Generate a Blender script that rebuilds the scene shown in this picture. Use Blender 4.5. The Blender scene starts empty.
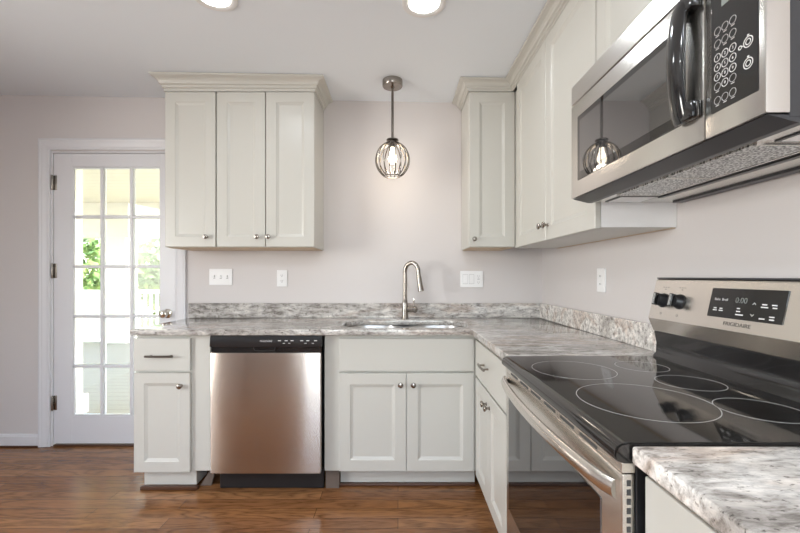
import bpy, bmesh, math, random
from mathutils import Vector, Matrix

random.seed(7)
S = bpy.context.scene
COL = S.collection
PI = math.pi

# ------------------------------------------------------------------ camera
cam_d = bpy.data.cameras.new('camera')
cam = bpy.data.objects.new('camera', cam_d)
COL.objects.link(cam)
cam.location = (0, 0, 1.218)
cam.rotation_euler = (PI / 2, 0, 0)
cam_d.sensor_width = 36
cam_d.lens = 396 / 800 * 36
cam_d.shift_x = 2 / 800
cam_d.shift_y = 9.5 / 800
cam_d.clip_start = 0.02
S.camera = cam

# ------------------------------------------------------------------ world, sun, big lights, exposure
W = bpy.data.worlds.new('world')
S.world = W
W.use_nodes = True
wn = W.node_tree
sky = wn.nodes.new('ShaderNodeTexSky')
sky.sky_type = 'NISHITA'
sky.sun_disc = False
sky.sun_elevation = math.radians(48)
sky.sun_rotation = math.radians(100)
sky.air_density = 1.0
sky.dust_density = 2.5
haze = wn.nodes.new('ShaderNodeMix')      # a hazy, whitish sky
haze.data_type = 'RGBA'
haze.inputs[0].default_value = .55
haze.inputs[7].default_value = (1.0, .93, .78, 1)
wn.links.new(sky.outputs[0], haze.inputs[6])
wn.links.new(haze.outputs[2], wn.nodes['Background'].inputs[0])
wn.nodes['Background'].inputs[1].default_value = 4.0

sun_d = bpy.data.lights.new('sun', 'SUN')
sun_d.energy = 30.0
sun_d.angle = math.radians(2)
sun_d.color = (1, .95, .86)
sun = bpy.data.objects.new('sun', sun_d)
COL.objects.link(sun)
sun.rotation_euler = Vector((-.6, -.25, -.9)).to_track_quat('-Z', 'Y').to_euler()


def area(name, loc, target, sx, sy, power, color=(1, 1, 1), shape='RECTANGLE', spread=180):
    d = bpy.data.lights.new(name, 'AREA')
    d.shape = shape
    d.size = sx
    if shape in ('RECTANGLE', 'ELLIPSE'):
        d.size_y = sy
    d.energy = power
    d.color = color
    d.spread = math.radians(spread)
    o = bpy.data.objects.new(name, d)
    COL.objects.link(o)
    o.location = loc
    o.rotation_euler = (Vector(target) - Vector(loc)).to_track_quat('-Z', 'Y').to_euler()
    return o


# fill light set in an added, unseen window opening behind the camera
area('window_daylight', (0.0, -2.93, 1.50), (0.0, 2.0, 1.40), 1.3, 1.3, 28, (.80, .91, 1))
# fill light for the right-hand side, set in an added left wall opening
area('window_daylight', (-3.33, .10, 1.45), (1.0, 1.2, 1.25), 1.2, 1.4, 50, (1, .965, .90), spread=120)

S.view_settings.view_transform = 'Standard'
S.view_settings.look = 'None'
S.view_settings.gamma = 1
S.view_settings.use_curve_mapping = False
S.view_settings.exposure = -0.40

# ------------------------------------------------------------------ materials
def mat(name, color=(.8, .8, .8), rough=.5, metal=0.0, coat=0.0, spec=.5, emit=None, estr=0):
    m = bpy.data.materials.new(name)
    m.use_nodes = True
    b = m.node_tree.nodes['Principled BSDF']
    b.inputs['Base Color'].default_value = (*color, 1)
    b.inputs['Roughness'].default_value = rough
    b.inputs['Metallic'].default_value = metal
    b.inputs['Coat Weight'].default_value = coat
    b.inputs['Coat Roughness'].default_value = .08
    b.inputs['Specular IOR Level'].default_value = spec
    if emit:
        b.inputs['Emission Color'].default_value = (*emit, 1)
        b.inputs['Emission Strength'].default_value = estr
    return m


def nd(m, t, **kw):
    n = m.node_tree.nodes.new(t)
    for k, v in kw.items():
        if k in n.inputs:
            n.inputs[k].default_value = v
        else:
            setattr(n, k, v)
    return n


def ln(m, a, ao, b, bi):
    m.node_tree.links.new(a.outputs[ao], b.inputs[bi])


def ramp(m, stops):
    r = nd(m, 'ShaderNodeValToRGB')
    cr = r.color_ramp
    while len(cr.elements) > 1:
        cr.elements.remove(cr.elements[-1])
    cr.elements[0].position = stops[0][0]
    cr.elements[0].color = (*stops[0][1], 1)
    for p, c in stops[1:]:
        e = cr.elements.new(p)
        e.color = (*c, 1)
    return r


def coords(m, scale=(1, 1, 1), rot=(0, 0, 0)):
    tc = nd(m, 'ShaderNodeNewGeometry')
    mp = nd(m, 'ShaderNodeMapping')
    mp.inputs['Scale'].default_value = scale
    mp.inputs['Rotation'].default_value = rot
    ln(m, tc, 'Position', mp, 'Vector')
    return mp


def bump(m, src, out, strength=.1, dist=.01):
    b = nd(m, 'ShaderNodeBump')
    b.inputs['Strength'].default_value = strength
    b.inputs['Distance'].default_value = dist
    ln(m, src, out, b, 'Height')
    ln(m, b, 'Normal', m.node_tree.nodes['Principled BSDF'], 'Normal')
    return b


def paint(name, color, rough=.5, bumpy=.03, scale=220):
    m = mat(name, color, rough)
    mp = coords(m)
    n = nd(m, 'ShaderNodeTexNoise')
    n.inputs['Scale'].default_value = scale
    n.inputs['Detail'].default_value = 3
    ln(m, mp, 'Vector', n, 'Vector')
    bump(m, n, 'Fac', bumpy, .002)
    return m


M = {}
M['wall'] = paint('wall_paint', (.69, .655, .65), .7, .05, 160)
M['ceiling'] = paint('ceiling_paint', (.83, .875, .93), .8, .06, 120)
M['cab'] = paint('cabinet_paint', (.585, .575, .535), .32, .02, 300)
M['trim'] = paint('trim_paint', (.76, .76, .79), .35, .02, 200)
M['outtrim'] = paint('porch_paint', (.90, .88, .80), .5, .02, 200)
M['plate'] = mat('white_plastic', (.92, .92, .93), .3)
M['slot'] = mat('dark_slot', (.06, .06, .06), .6)
M['greymark'] = mat('grey_plastic', (.45, .45, .46), .5)
M['black'] = mat('black_plastic', (.018, .018, .02), .28)
M['blackgloss'] = mat('black_enamel', (.012, .012, .013), .10, 0, .5)
M['print'] = mat('white_print', (.75, .75, .75), .5)
M['ringprint'] = mat('grey_print', (.5, .49, .48), .5)
M['dimprint'] = mat('dim_print', (.22, .24, .23), .5)
M['darkprint'] = mat('dark_print', (.12, .11, .10), .5)
M['redprint'] = mat('red_print', (.6, .05, .05), .5)
M['chrome'] = mat('brushed_nickel', (.34, .31, .28), .22, 1)
M['bronze'] = mat('dark_nickel', (.16, .14, .125), .28, 1)
M['lightmetal'] = mat('polished_nickel', (.70, .66, .60), .15, 1)
M['rawwood'] = mat('raw_wood', (.62, .48, .33), .6)
M['darkgrey'] = mat('dark_grey_paint', (.045, .045, .05), .35)
M['insulation'] = mat('grey_fibre', (.15, .115, .095), .9)
M['lens'] = mat('lamp_lens', (1, 1, 1), .5, emit=(1, .96, .9), estr=9)
M['bulb'] = mat('bulb_glow', (1, .9, .75), .4, emit=(1, .86, .66), estr=8)
M['caulk'] = mat('white_trim_ring', (.82, .82, .82), .4)


def steel(name, color, rough, stretch):
    m = mat(name, color, rough, 1)
    mp = coords(m, stretch)
    n = nd(m, 'ShaderNodeTexNoise')
    n.inputs['Scale'].default_value = 1
    n.inputs['Detail'].default_value = 4
    ln(m, mp, 'Vector', n, 'Vector')
    mr = nd(m, 'ShaderNodeMapRange')
    mr.inputs['To Min'].default_value = rough - .02
    mr.inputs['To Max'].default_value = rough + .02
    ln(m, n, 'Fac', mr, 'Value')
    b = m.node_tree.nodes['Principled BSDF']
    ln(m, mr, 'Result', b, 'Roughness')
    return m


M['steelv'] = steel('stainless_brushed_door', (.60, .535, .485), .24, (60, 60, 1.0))
b = M['steelv'].node_tree.nodes['Principled BSDF']
b.inputs['Anisotropic'].default_value = 1.0
b.inputs['Anisotropic Rotation'].default_value = .25
tg = nd(M['steelv'], 'ShaderNodeTangent')
tg.direction_type = 'UV_MAP'
tg.uv_map = 'UVMap'
ln(M['steelv'], tg, 0, b, 'Tangent')
M['steelh'] = steel('stainless_brushed_oven', (.84, .80, .75), .26, (300, 2, 300))
M['steelm'] = steel('stainless_brushed_hood', (.72, .695, .66), .26, (300, 2, 300))
M['sinksteel'] = steel('stainless_sink', (.62, .61, .60), .32, (40, 40, 40))

# stainless filter mesh
m = mat('filter_mesh', (.5, .5, .5), .35, .9)
mp = coords(m, (1, 1, 1))
v = nd(m, 'ShaderNodeTexVoronoi')
v.inputs['Scale'].default_value = 190
ln(m, mp, 'Vector', v, 'Vector')
r = ramp(m, [(.0, (.03, .03, .03)), (.35, (.12, .12, .12)), (.6, (.75, .75, .74))])
ln(m, v, 'Distance', r, 'Fac')
ln(m, r, 'Color', m.node_tree.nodes['Principled BSDF'], 'Base Color')
M['filter'] = m

# cooktop ceramic: black glass with a fine speckle
m = mat('ceramic_glass', (.012, .011, .011), .06, 0, .0, .75)
mp = coords(m)
v = nd(m, 'ShaderNodeTexVoronoi')
v.inputs['Scale'].default_value = 260
ln(m, mp, 'Vector', v, 'Vector')
r = ramp(m, [(0, (.10, .09, .085)), (.13, (.03, .028, .027)), (.2, (.013, .012, .012))])
ln(m, v, 'Distance', r, 'Fac')
ln(m, r, 'Color', m.node_tree.nodes['Principled BSDF'], 'Base Color')
m.node_tree.nodes['Principled BSDF'].inputs['IOR'].default_value = 1.75
m.node_tree.nodes['Principled BSDF'].inputs['Specular IOR Level'].default_value = .5
M['ceramic'] = m
M['ovenglass'] = mat('oven_glass', (.010, .009, .009), .03)
M['ovenglass'].node_tree.nodes['Principled BSDF'].inputs['IOR'].default_value = 2.4
M['mwglass'] = mat('microwave_glass', (.012, .012, .013), .02)
M['mwglass'].node_tree.nodes['Principled BSDF'].inputs['IOR'].default_value = 2.0
M['mwglassin'] = mat('microwave_screen', (.045, .045, .047), .02)
M['mwglassin'].node_tree.nodes['Principled BSDF'].inputs['IOR'].default_value = 3.0


# pane glass: mostly see-through with a weak reflection
def pane(name):
    m = bpy.data.materials.new(name)
    m.use_nodes = True
    nt = m.node_tree
    nt.nodes.remove(nt.nodes['Principled BSDF'])
    t = nd(m, 'ShaderNodeBsdfTransparent')
    t.inputs[0].default_value = (.96, .97, .96, 1)
    g = nd(m, 'ShaderNodeBsdfGlossy')
    g.inputs['Roughness'].default_value = .02
    f = nd(m, 'ShaderNodeFresnel')
    f.inputs['IOR'].default_value = 1.4
    x = nd(m, 'ShaderNodeMixShader')
    ln(m, f, 0, x, 0)
    ln(m, t, 0, x, 1)
    ln(m, g, 0, x, 2)
    ln(m, x, 0, nt.nodes['Material Output'], 0)
    return m


M['pane'] = pane('window_pane')


# granite
def granite(name, rotz, light):
    m = mat(name, (.6, .57, .54), .10, 0, .3)
    b = m.node_tree.nodes['Principled BSDF']

    def noise(scale, rot, detail, rough, dist, sc=1.0):
        mp = coords(m, scale, rot)
        n = nd(m, 'ShaderNodeTexNoise')
        n.inputs['Scale'].default_value = sc
        n.inputs['Detail'].default_value = detail
        n.inputs['Roughness'].default_value = rough
        n.inputs['Distortion'].default_value = dist
        ln(m, mp, 'Vector', n, 'Vector')
        return n

    def mix(kind, fac, a, b2):
        x = nd(m, 'ShaderNodeMix')
        x.data_type = 'RGBA'
        x.blend_type = kind
        if isinstance(fac, float):
            x.inputs[0].default_value = fac
        else:
            m.node_tree.links.new(fac, x.inputs[0])
        m.node_tree.links.new(a, x.inputs[6])
        m.node_tree.links.new(b2, x.inputs[7])
        return x.outputs[2]

    # broad drifts of pale grey, mid grey and pinkish brown
    n1 = noise((1.6, 6.5, 6.0), (.3, .1, rotz), 5, .55, .5)
    k = light
    r1 = ramp(m, [(.30, (.26 * k, .24 * k, .225 * k)), (.42, (.44 * k, .415 * k, .395 * k)), (.52, (.60 * k, .58 * k, .56 * k)),
                  (.60, (.44 * k, .375 * k, .335 * k)), (.72, (.66 * k, .64 * k, .62 * k))])
    ln(m, n1, 'Fac', r1, 'Fac')
    # elongated crystals
    n2 = noise((16, 52, 46), (.3, .2, rotz), 6, .66, .35)
    r2 = ramp(m, [(.30, (.22, .20, .19)), (.41, (.62, .60, .58)), (.50, (1, 1, 1)), (.60, (1.28, 1.27, 1.25)), (.70, (1.5, 1.5, 1.48))])
    ln(m, n2, 'Fac', r2, 'Fac')
    c = mix('MULTIPLY', .9, r1.outputs[0], r2.outputs[0])
    # dark flecks
    n3 = noise((70, 130, 120), (0, 0, rotz), 3, .6, .2)
    r3 = ramp(m, [(.30, (.12, .11, .10)), (.38, (.8, .79, .78)), (.45, (1, 1, 1))])
    ln(m, n3, 'Fac', r3, 'Fac')
    c = mix('MULTIPLY', .85, c, r3.outputs[0])
    m.node_tree.links.new(c, b.inputs['Base Color'])
    return m


M['granite'] = granite('granite_polished', .15, .95)
M['granite2'] = granite('granite_polished_side', -.55, 1.30)

# oak floor
m = mat('oak_floor', (.1, .05, .03), .19, 0, .0)
b = m.node_tree.nodes['Principled BSDF']
mp = coords(m, (1, 1, 1), (0, 0, 0))
br = nd(m, 'ShaderNodeTexBrick')
br.offset = .37
br.inputs['Scale'].default_value = 1
br.inputs['Mortar Size'].default_value = .0012
br.inputs['Mortar Smooth'].default_value = .3
br.inputs['Brick Width'].default_value = 1.15
br.inputs['Row Height'].default_value = .083
br.inputs['Color1'].default_value = (.205, .088, .036, 1)
br.inputs['Color2'].default_value = (.34, .165, .070, 1)
br.inputs['Mortar'].default_value = (.03, .014, .008, 1)
ln(m, mp, 'Vector', br, 'Vector')
mg = coords(m, (1.3, 9, 1))
ng = nd(m, 'ShaderNodeTexNoise')
ng.inputs['Scale'].default_value = 1.2
ng.inputs['Detail'].default_value = 3
ng.inputs['Distortion'].default_value = .8
ln(m, mg, 'Vector', ng, 'Vector')
mu = nd(m, 'ShaderNodeMath')
mu.operation = 'MULTIPLY'
mu.inputs[1].default_value = 15
ln(m, ng, 'Fac', mu, 0)
fr = nd(m, 'ShaderNodeMath')
fr.operation = 'PINGPONG'
fr.inputs[1].default_value = 1
ln(m, mu, 0, fr, 0)
mg2 = coords(m, (16, 260, 1))
nf = nd(m, 'ShaderNodeTexNoise')
nf.inputs['Scale'].default_value = 1
nf.inputs['Detail'].default_value = 4
ln(m, mg2, 'Vector', nf, 'Vector')
ad = nd(m, 'ShaderNodeMath')
ad.operation = 'MULTIPLY_ADD'
ad.inputs[1].default_value = .72
ln(m, nf, 'Fac', ad, 0)
sc = nd(m, 'ShaderNodeMath')
sc.operation = 'MULTIPLY'
sc.inputs[1].default_value = .30
ln(m, fr, 0, sc, 0)
ln(m, sc, 0, ad, 2)
rg = ramp(m, [(.22, (.36, .31, .26)), (.37, (.70, .66, .61)), (.50, (.98, .96, .93)), (.80, (1.28, 1.24, 1.16))])
ln(m, ad, 0, rg, 'Fac')
mx = nd(m, 'ShaderNodeMix')
mx.data_type = 'RGBA'
mx.blend_type = 'MULTIPLY'
mx.inputs[0].default_value = 1
m.node_tree.links.new(br.outputs['Color'], mx.inputs[6])
m.node_tree.links.new(rg.outputs[0], mx.inputs[7])
m.node_tree.links.new(mx.outputs[2], b.inputs['Base Color'])
bump(m, ad, 0, .08, .002)
M['floor'] = m
M['shoe'] = mat('stained_shoe', (.085, .035, .018), .3)

# porch boards, siding and leaves
def boards(name, c1, c2, width, axis):
    m = mat(name, c1, .55)
    mp = coords(m)
    w = nd(m, 'ShaderNodeSeparateXYZ')
    ln(m, mp, 'Vector', w, 0)
    k = nd(m, 'ShaderNodeMath')
    k.operation = 'MULTIPLY'
    k.inputs[1].default_value = 1 / width
    ln(m, w, axis, k, 0)
    f = nd(m, 'ShaderNodeMath')
    f.operation = 'FRACT'
    ln(m, k, 0, f, 0)
    r = ramp(m, [(0, c2), (.06, c2), (.1, c1), (1, c1)])
    ln(m, f, 0, r, 'Fac')
    ln(m, r, 'Color', m.node_tree.nodes['Principled BSDF'], 'Base Color')
    return m


M['deck'] = boards('porch_deck', (.36, .355, .32), (.25, .245, .22), .14, 'Y')
M['soffit'] = boards('porch_soffit', (.93, .86, .72), (.76, .69, .55), .20, 'Y')
M['lawn'] = mat('lawn', (.15, .155, .085), .9)
M['bark'] = mat('bark', (.12, .08, .05), .9)
m = mat('leaves', (.12, .25, .05), .5)
mp = coords(m)
n = nd(m, 'ShaderNodeTexNoise')
n.inputs['Scale'].default_value = 3
ln(m, mp, 'Vector', n, 'Vector')
r = ramp(m, [(.35, (.045, .11, .025)), (.5, (.11, .21, .05)), (.65, (.26, .34, .11))])
ln(m, n, 'Fac', r, 'Fac')
ln(m, r, 'Color', m.node_tree.nodes['Principled BSDF'], 'Base Color')
M['leaf'] = m


# ------------------------------------------------------------------ mesh helpers
def TB(yf):   # frame on the back run: u = x, v = z, n towards the room
    return lambda u, v, n: Vector((u, yf - n, v))


def TR(xf):   # frame on the right run: u = y, v = z, n towards the room
    return lambda u, v, n: Vector((xf - n, u, v))


class MB:
    def __init__(self):
        self.bm = bmesh.new()

    def box(self, x0, x1, y0, y1, z0, z1, bev=0.0, T=None):
        if x0 > x1: x0, x1 = x1, x0
        if y0 > y1: y0, y1 = y1, y0
        if z0 > z1: z0, z1 = z1, z0
        t = bmesh.new()
        bmesh.ops.create_cube(t, size=1)
        for v in t.verts:
            v.co = Vector((x0 if v.co.x < 0 else x1, y0 if v.co.y < 0 else y1, z0 if v.co.z < 0 else z1))
        if bev:
            bev = min(bev, .45 * min(x1 - x0, y1 - y0, z1 - z0))
            bmesh.ops.bevel(t, geom=t.edges[:], offset=bev, segments=2, affect='EDGES', profile=.6)
        if T:
            for v in t.verts:
                v.co = T(v.co.x, v.co.z, v.co.y)   # box given as u, n, v
        self._merge(t)
        return self

    def _merge(self, t):
        bmesh.ops.recalc_face_normals(t, faces=t.faces[:])
        me = bpy.data.meshes.new('tmp')
        t.to_mesh(me)
        t.free()
        self.bm.from_mesh(me)
        bpy.data.meshes.remove(me)

    def slab(self, T, u0, u1, v0, v1, thick=.02, bev=.002):
        return self.box(u0, u1, -thick, 0, v0, v1, bev, T)

    def panel(self, T, u0, u1, v0, v1, thick=.02, stile=.062, bev=.018, dep=.009):
        if u0 > u1: u0, u1 = u1, u0
        t = bmesh.new()
        c = .0022
        rings = [(0, -thick), (0, -c), (c, 0), (stile, 0), (stile + .004, -.003), (stile + bev, -dep)]
        R = []
        for ins, n in rings:
            R.append([t.verts.new(T(*p, n)) for p in ((u0 + ins, v0 + ins), (u1 - ins, v0 + ins), (u1 - ins, v1 - ins), (u0 + ins, v1 - ins))])
        for a, b2 in zip(R, R[1:]):
            for i in range(4):
                j = (i + 1) % 4
                t.faces.new((a[i], a[j], b2[j], b2[i]))
        t.faces.new(R[0])
        t.faces.new(R[-1])
        self._merge(t)
        return self

    def prism(self, pts, place, a0, a1, bev=0, which=None):
        """closed 2-D outline swept from a0 to a1; place(p, q, a) -> Vector"""
        t = bmesh.new()
        A = [t.verts.new(place(p, q, a0)) for p, q in pts]
        B = [t.verts.new(place(p, q, a1)) for p, q in pts]
        n = len(pts)
        for i in range(n):
            j = (i + 1) % n
            t.faces.new((A[i], A[j], B[j], B[i]))
        t.faces.new(A)
        t.faces.new(B)
        if bev:
            bmesh.ops.recalc_face_normals(t, faces=t.faces[:])
            bmesh.ops.bevel(t, geom=[e for e in t.edges if e.calc_face_angle(0) > .6], offset=bev, segments=2, affect='EDGES')
        self._merge(t)
        return self

    def lathe(self, base, axis, prof, seg=24, close=True):
        axis = Vector(axis).normalized()
        q = Vector((0, 0, 1)).rotation_difference(axis)
        base = Vector(base)
        t = bmesh.new()
        rings = []
        for r, h in prof:
            if r < 1e-6:
                rings.append([t.verts.new(base + q @ Vector((0, 0, h)))])
            else:
                rings.append([t.verts.new(base + q @ Vector((r * math.cos(2 * PI * i / seg), r * math.sin(2 * PI * i / seg), h))) for i in range(seg)])
        for a, b2 in zip(rings, rings[1:]):
            for i in range(seg):
                j = (i + 1) % seg
                if len(a) == 1 and len(b2) == 1: continue
                if len(a) == 1: t.faces.new((a[0], b2[i], b2[j]))
                elif len(b2) == 1: t.faces.new((a[i], a[j], b2[0]))
                else: t.faces.new((a[i], a[j], b2[j], b2[i]))
        if close:
            if len(rings[0]) > 1: t.faces.new(rings[0])
            if len(rings[-1]) > 1: t.faces.new(rings[-1])
        self._merge(t)
        return self

    def tube(self, pts, rad, seg=12, flat=None, closed=False):
        """sweep a circle (or an ellipse: flat = (vector, half width along it)) along pts"""
        pts = [Vector(p) for p in pts]
        n = len(pts)
        rads = rad if isinstance(rad, (list, tuple)) else [rad] * n
        t = bmesh.new()
        rings = []
        prev = None
        for i, p in enumerate(pts):
            if closed:
                d = (pts[(i + 1) % n] - pts[i - 1]).normalized()
            else:
                d = (pts[min(i + 1, n - 1)] - pts[max(i - 1, 0)]).normalized()
            if flat:
                s = Vector(flat[0])
                s = (s - d * s.dot(d)).normalized()
            else:
                s = prev if prev is not None else (Vector((0, 0, 1)) if abs(d.z) < .9 else Vector((1, 0, 0)))
                s = (s - d * s.dot(d)).normalized()
                prev = s
            w = d.cross(s)
            a = flat[1] if flat else rads[i]
            rings.append([t.verts.new(p + s * (a * math.cos(2 * PI * k / seg)) + w * (rads[i] * math.sin(2 * PI * k / seg))) for k in range(seg)])
        pairs = list(zip(rings, rings[1:]))
        if closed: pairs.append((rings[-1], rings[0]))
        for a, b2 in pairs:
            for k in range(seg):
                j = (k + 1) % seg
                t.faces.new((a[k], a[j], b2[j], b2[k]))
        if not closed:
            t.faces.new(rings[0])
            t.faces.new(rings[-1])
        self._merge(t)
        return self

    def ring(self, c, right, up, r0, r1, h=.0004, seg=40):
        c, right, up = Vector(c), Vector(right), Vector(up)
        nrm = right.cross(up).normalized()
        t = bmesh.new()
        A, B, Cc, Dd = [], [], [], []
        for i in range(seg):
            a = 2 * PI * i / seg
            d = right * math.cos(a) + up * math.sin(a)
            A.append(t.verts.new(c + d * r0)); B.append(t.verts.new(c + d * r1))
            Cc.append(t.verts.new(c + d * r1 + nrm * h)); Dd.append(t.verts.new(c + d * r0 + nrm * h))
        for i in range(seg):
            j = (i + 1) % seg
            for X, Y in ((A, B), (B, Cc), (Cc, Dd), (Dd, A)):
                t.faces.new((X[i], X[j], Y[j], Y[i]))
        self._merge(t)
        return self

    def text(self, s, c, right, up, size, h=.0004, sx=1.0):
        cu = bpy.data.curves.new('t', 'FONT')
        cu.body = s
        cu.size = size
        cu.align_x = 'CENTER'
        cu.align_y = 'CENTER'
        cu.extrude = h / 2
        o = bpy.data.objects.new('t', cu)
        COL.objects.link(o)
        dg = bpy.context.evaluated_depsgraph_get()
        me = bpy.data.meshes.new_from_object(o.evaluated_get(dg))
        right = Vector(right).normalized(); up = Vector(up).normalized()
        nrm = right.cross(up)
        c = Vector(c)
        for v in me.vertices:
            p = v.co.copy()
            v.co = c + right * (p.x * sx) + up * p.y + nrm * (p.z + h / 2)
        self.bm.from_mesh(me)
        bpy.data.objects.remove(o)
        bpy.data.curves.remove(cu)
        bpy.data.meshes.remove(me)
        return self

    def build(self, name, material, parent=None, smooth=False, angle=35):
        off = Vector((0, 0, 0))
        p = parent
        while p is not None:
            off += p.location
            p = p.parent
        if parent is None:
            # origin at the base of the thing
            cs = [v.co for v in self.bm.verts]
            lo = Vector((min(c.x for c in cs), min(c.y for c in cs), min(c.z for c in cs)))
            hi = Vector((max(c.x for c in cs), max(c.y for c in cs), max(c.z for c in cs)))
            off = Vector(((lo.x + hi.x) / 2, (lo.y + hi.y) / 2, lo.z))
        for v in self.bm.verts:
            v.co -= off
        me = bpy.data.meshes.new(name)
        self.bm.to_mesh(me)
        self.bm.free()
        me.materials.append(material)
        if smooth:
            me.shade_smooth()
            try:
                me.set_sharp_from_angle(angle=math.radians(angle))
            except Exception:
                pass
        o = bpy.data.objects.new(name, me)
        COL.objects.link(o)
        if parent is not None:
            o.parent = parent
        else:
            o.location = off
        return o


def thing(name, label, cat, loc, group=None):
    o = bpy.data.objects.new(name, None)
    o.empty_display_size = .1
    COL.objects.link(o)
    o.location = loc
    o['label'] = label
    o['category'] = cat
    if group: o['group'] = group
    return o


def struct(o, label=None, cat=None):
    o['kind'] = 'structure'
    if label: o['label'] = label
    if cat: o['category'] = cat
    return o


def tag(o, label, cat, group=None, kind=None):
    o['label'] = label
    o['category'] = cat
    if group: o['group'] = group
    if kind: o['kind'] = kind
    return o


# ------------------------------------------------------------------ key dimensions
XR = 1.03      # right wall
D = 2.83       # back wall
XL = -3.4      # left wall
YF = -3.0      # wall behind the camera
F = 2.2185     # front of the base doors on the back run
FX = .4275     # front of the base doors on the right run
U = 2.52       # front of the upper doors on the back run
UX = .727      # front of the upper doors on the right run
CT = .922      # counter top
CB = .888      # counter underside
R0, R1 = .700, 1.455   # the range in depth


def ceil_z(x):
    return 2.464 - .0167 * x


# ------------------------------------------------------------------ the setting
struct(MB().box(XL - .2, XR + .2, YF - .2, D + .16, -.12, 0).build('floor', M['floor']), 'dark stained oak plank floor', 'floor')
t = MB()
t.prism([(XL - .2, ceil_z(XL - .2)), (XR + .2, ceil_z(XR + .2)), (XR + .2, 2.75), (XL - .2, 2.75)], lambda p, q, a: Vector((p, a, q)), YF - .2, D + .16)
struct(t.build('ceiling', M['ceiling']), 'pale grey flat painted ceiling', 'ceiling')
DX0, DX1, DZ1 = -2.482, -1.578, 2.112      # rough door opening
t = MB()
t.box(XL - .16, DX0, D, D + .14, 0, 2.74)
t.box(DX1, XR + .16, D, D + .14, 0, 2.74)
t.box(DX0, DX1, D, D + .14, DZ1, 2.74)
struct(t.build('wall_back', M['wall']), 'pale greige wall behind the sink and door', 'wall')
struct(MB().box(XR, XR + .16, YF - .16, D, 0, 2.74).build('wall_right', M['wall']), 'pale greige wall behind the range', 'wall')
t = MB()
t.box(XL - .16, XL, YF - .16, -.55, 0, 2.74)
t.box(XL - .16, XL, .75, D, 0, 2.74)
t.box(XL - .16, XL, -.55, .75, 0, .75)  # wall below the opening added for the left fill light
t.box(XL - .16, XL, -.55, .75, 2.15, 2.74)
struct(t.build('wall_left', M['wall']), 'pale greige wall with a window at the left', 'wall')
t = MB()
xs = [(XL, -.7), (.7, XR)]  # gap between these holds the fill light added behind the camera
for a, b2 in xs:
    t.box(a, b2, YF - .16, YF, 0, 2.74)
for a, b2 in ((-.7, .7),):
    t.box(a, b2, YF - .16, YF, 0, .8)
    t.box(a, b2, YF - .16, YF, 2.2, 2.74)
struct(t.build('wall_front', M['wall']), 'pale greige wall with a window behind the viewer', 'wall')
for k, (a, b2) in enumerate(((-.7, .7),)):  # casing round the unseen opening added for the rear fill light
    t = MB()
    for q0, q1 in ((a - .08, a), (b2, b2 + .08)):
        t.box(q0, q1, YF, YF + .025, .72, 2.28, .004)
    t.box(a, b2, YF, YF + .025, 2.2, 2.28, .004)
    t.box(a, b2, YF, YF + .04, .72, .8, .004)
    struct(t.build('window_%d' % (k + 1), M['trim']), 'white window casing behind the viewer', 'window')

t = MB()  # casing round the unseen opening added for the left fill light
for q0, q1 in ((-.63, -.55), (.75, .83)):
    t.box(XL, XL + .025, q0, q1, .67, 2.23, .004)
t.box(XL, XL + .025, -.55, .75, 2.15, 2.23, .004)
t.box(XL, XL + .04, -.55, .75, .67, .75, .004)
struct(t.build('window_2', M['trim']), 'white window casing on the left wall', 'window')

# baseboard left of the door
t = MB()
t.prism([(0, .012), (.016, .012), (.016, .075), (.010, .088), (0, .092)], lambda p, q, a: Vector((a, D - .001 - p, q)), XL + .002, -2.560)
struct(t.build('baseboard_back', M['trim']), 'white baseboard left of the glazed door', 'baseboard')
struct(MB().box(XL + .002, -2.565, D - .022, D - .001, 0.0005, .013, .004).build('trim_1', M['shoe']), 'dark stained shoe moulding under the white baseboard', 'trim')

# door casing with its stepped profile
t = MB()
cx0, cx1, cz1 = -2.557, -1.511, 2.195
prof = [(0, 0), (0, .018), (.010, .022), (.022, .018), (.030, .018), (.058, .012), (.070, .014), (.078, .012), (.078, 0)]   # (from outer edge inwards, thickness)
def casing(path_fn):
    t2 = bmesh.new()
    rows = []
    for p, h in prof:
        pts = [(cx0 + p, .002), (cx0 + p, cz1 - p), (cx1 - p, cz1 - p), (cx1 - p, .002)]
        rows.append([t2.verts.new((x, D - .0005 - h, z)) for x, z in pts])
    n = len(rows)
    for i in range(n):
        a, b3 = rows[i], rows[(i + 1) % n]
        for k in range(3):
            t2.faces.new((a[k], a[k + 1], b3[k + 1], b3[k]))
    t2.faces.new([r[0] for r in rows]); t2.faces.new([r[3] for r in rows])
    t._merge(t2)
casing(None)
# jambs
t.box(DX0 + .001, DX0 + .016, D - .001, D + .139, .002, DZ1 - .002)
t.box(DX1 - .013, DX1 - .001, D - .001, D + .139, .002, DZ1 - .002)
t.box(DX0 + .016, DX1 - .013, D - .001, D + .139, DZ1 - .014, DZ1 - .002)
struct(t.build('trim_2', M['trim']), 'white stepped casing round the glazed door', 'trim')
struct(MB().box(DX0 + .018, DX1 - .015, D - .002, D + .139, .0005, .012, .003).build('trim_3', M['shoe']), 'dark wooden door sill', 'trim')

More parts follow.
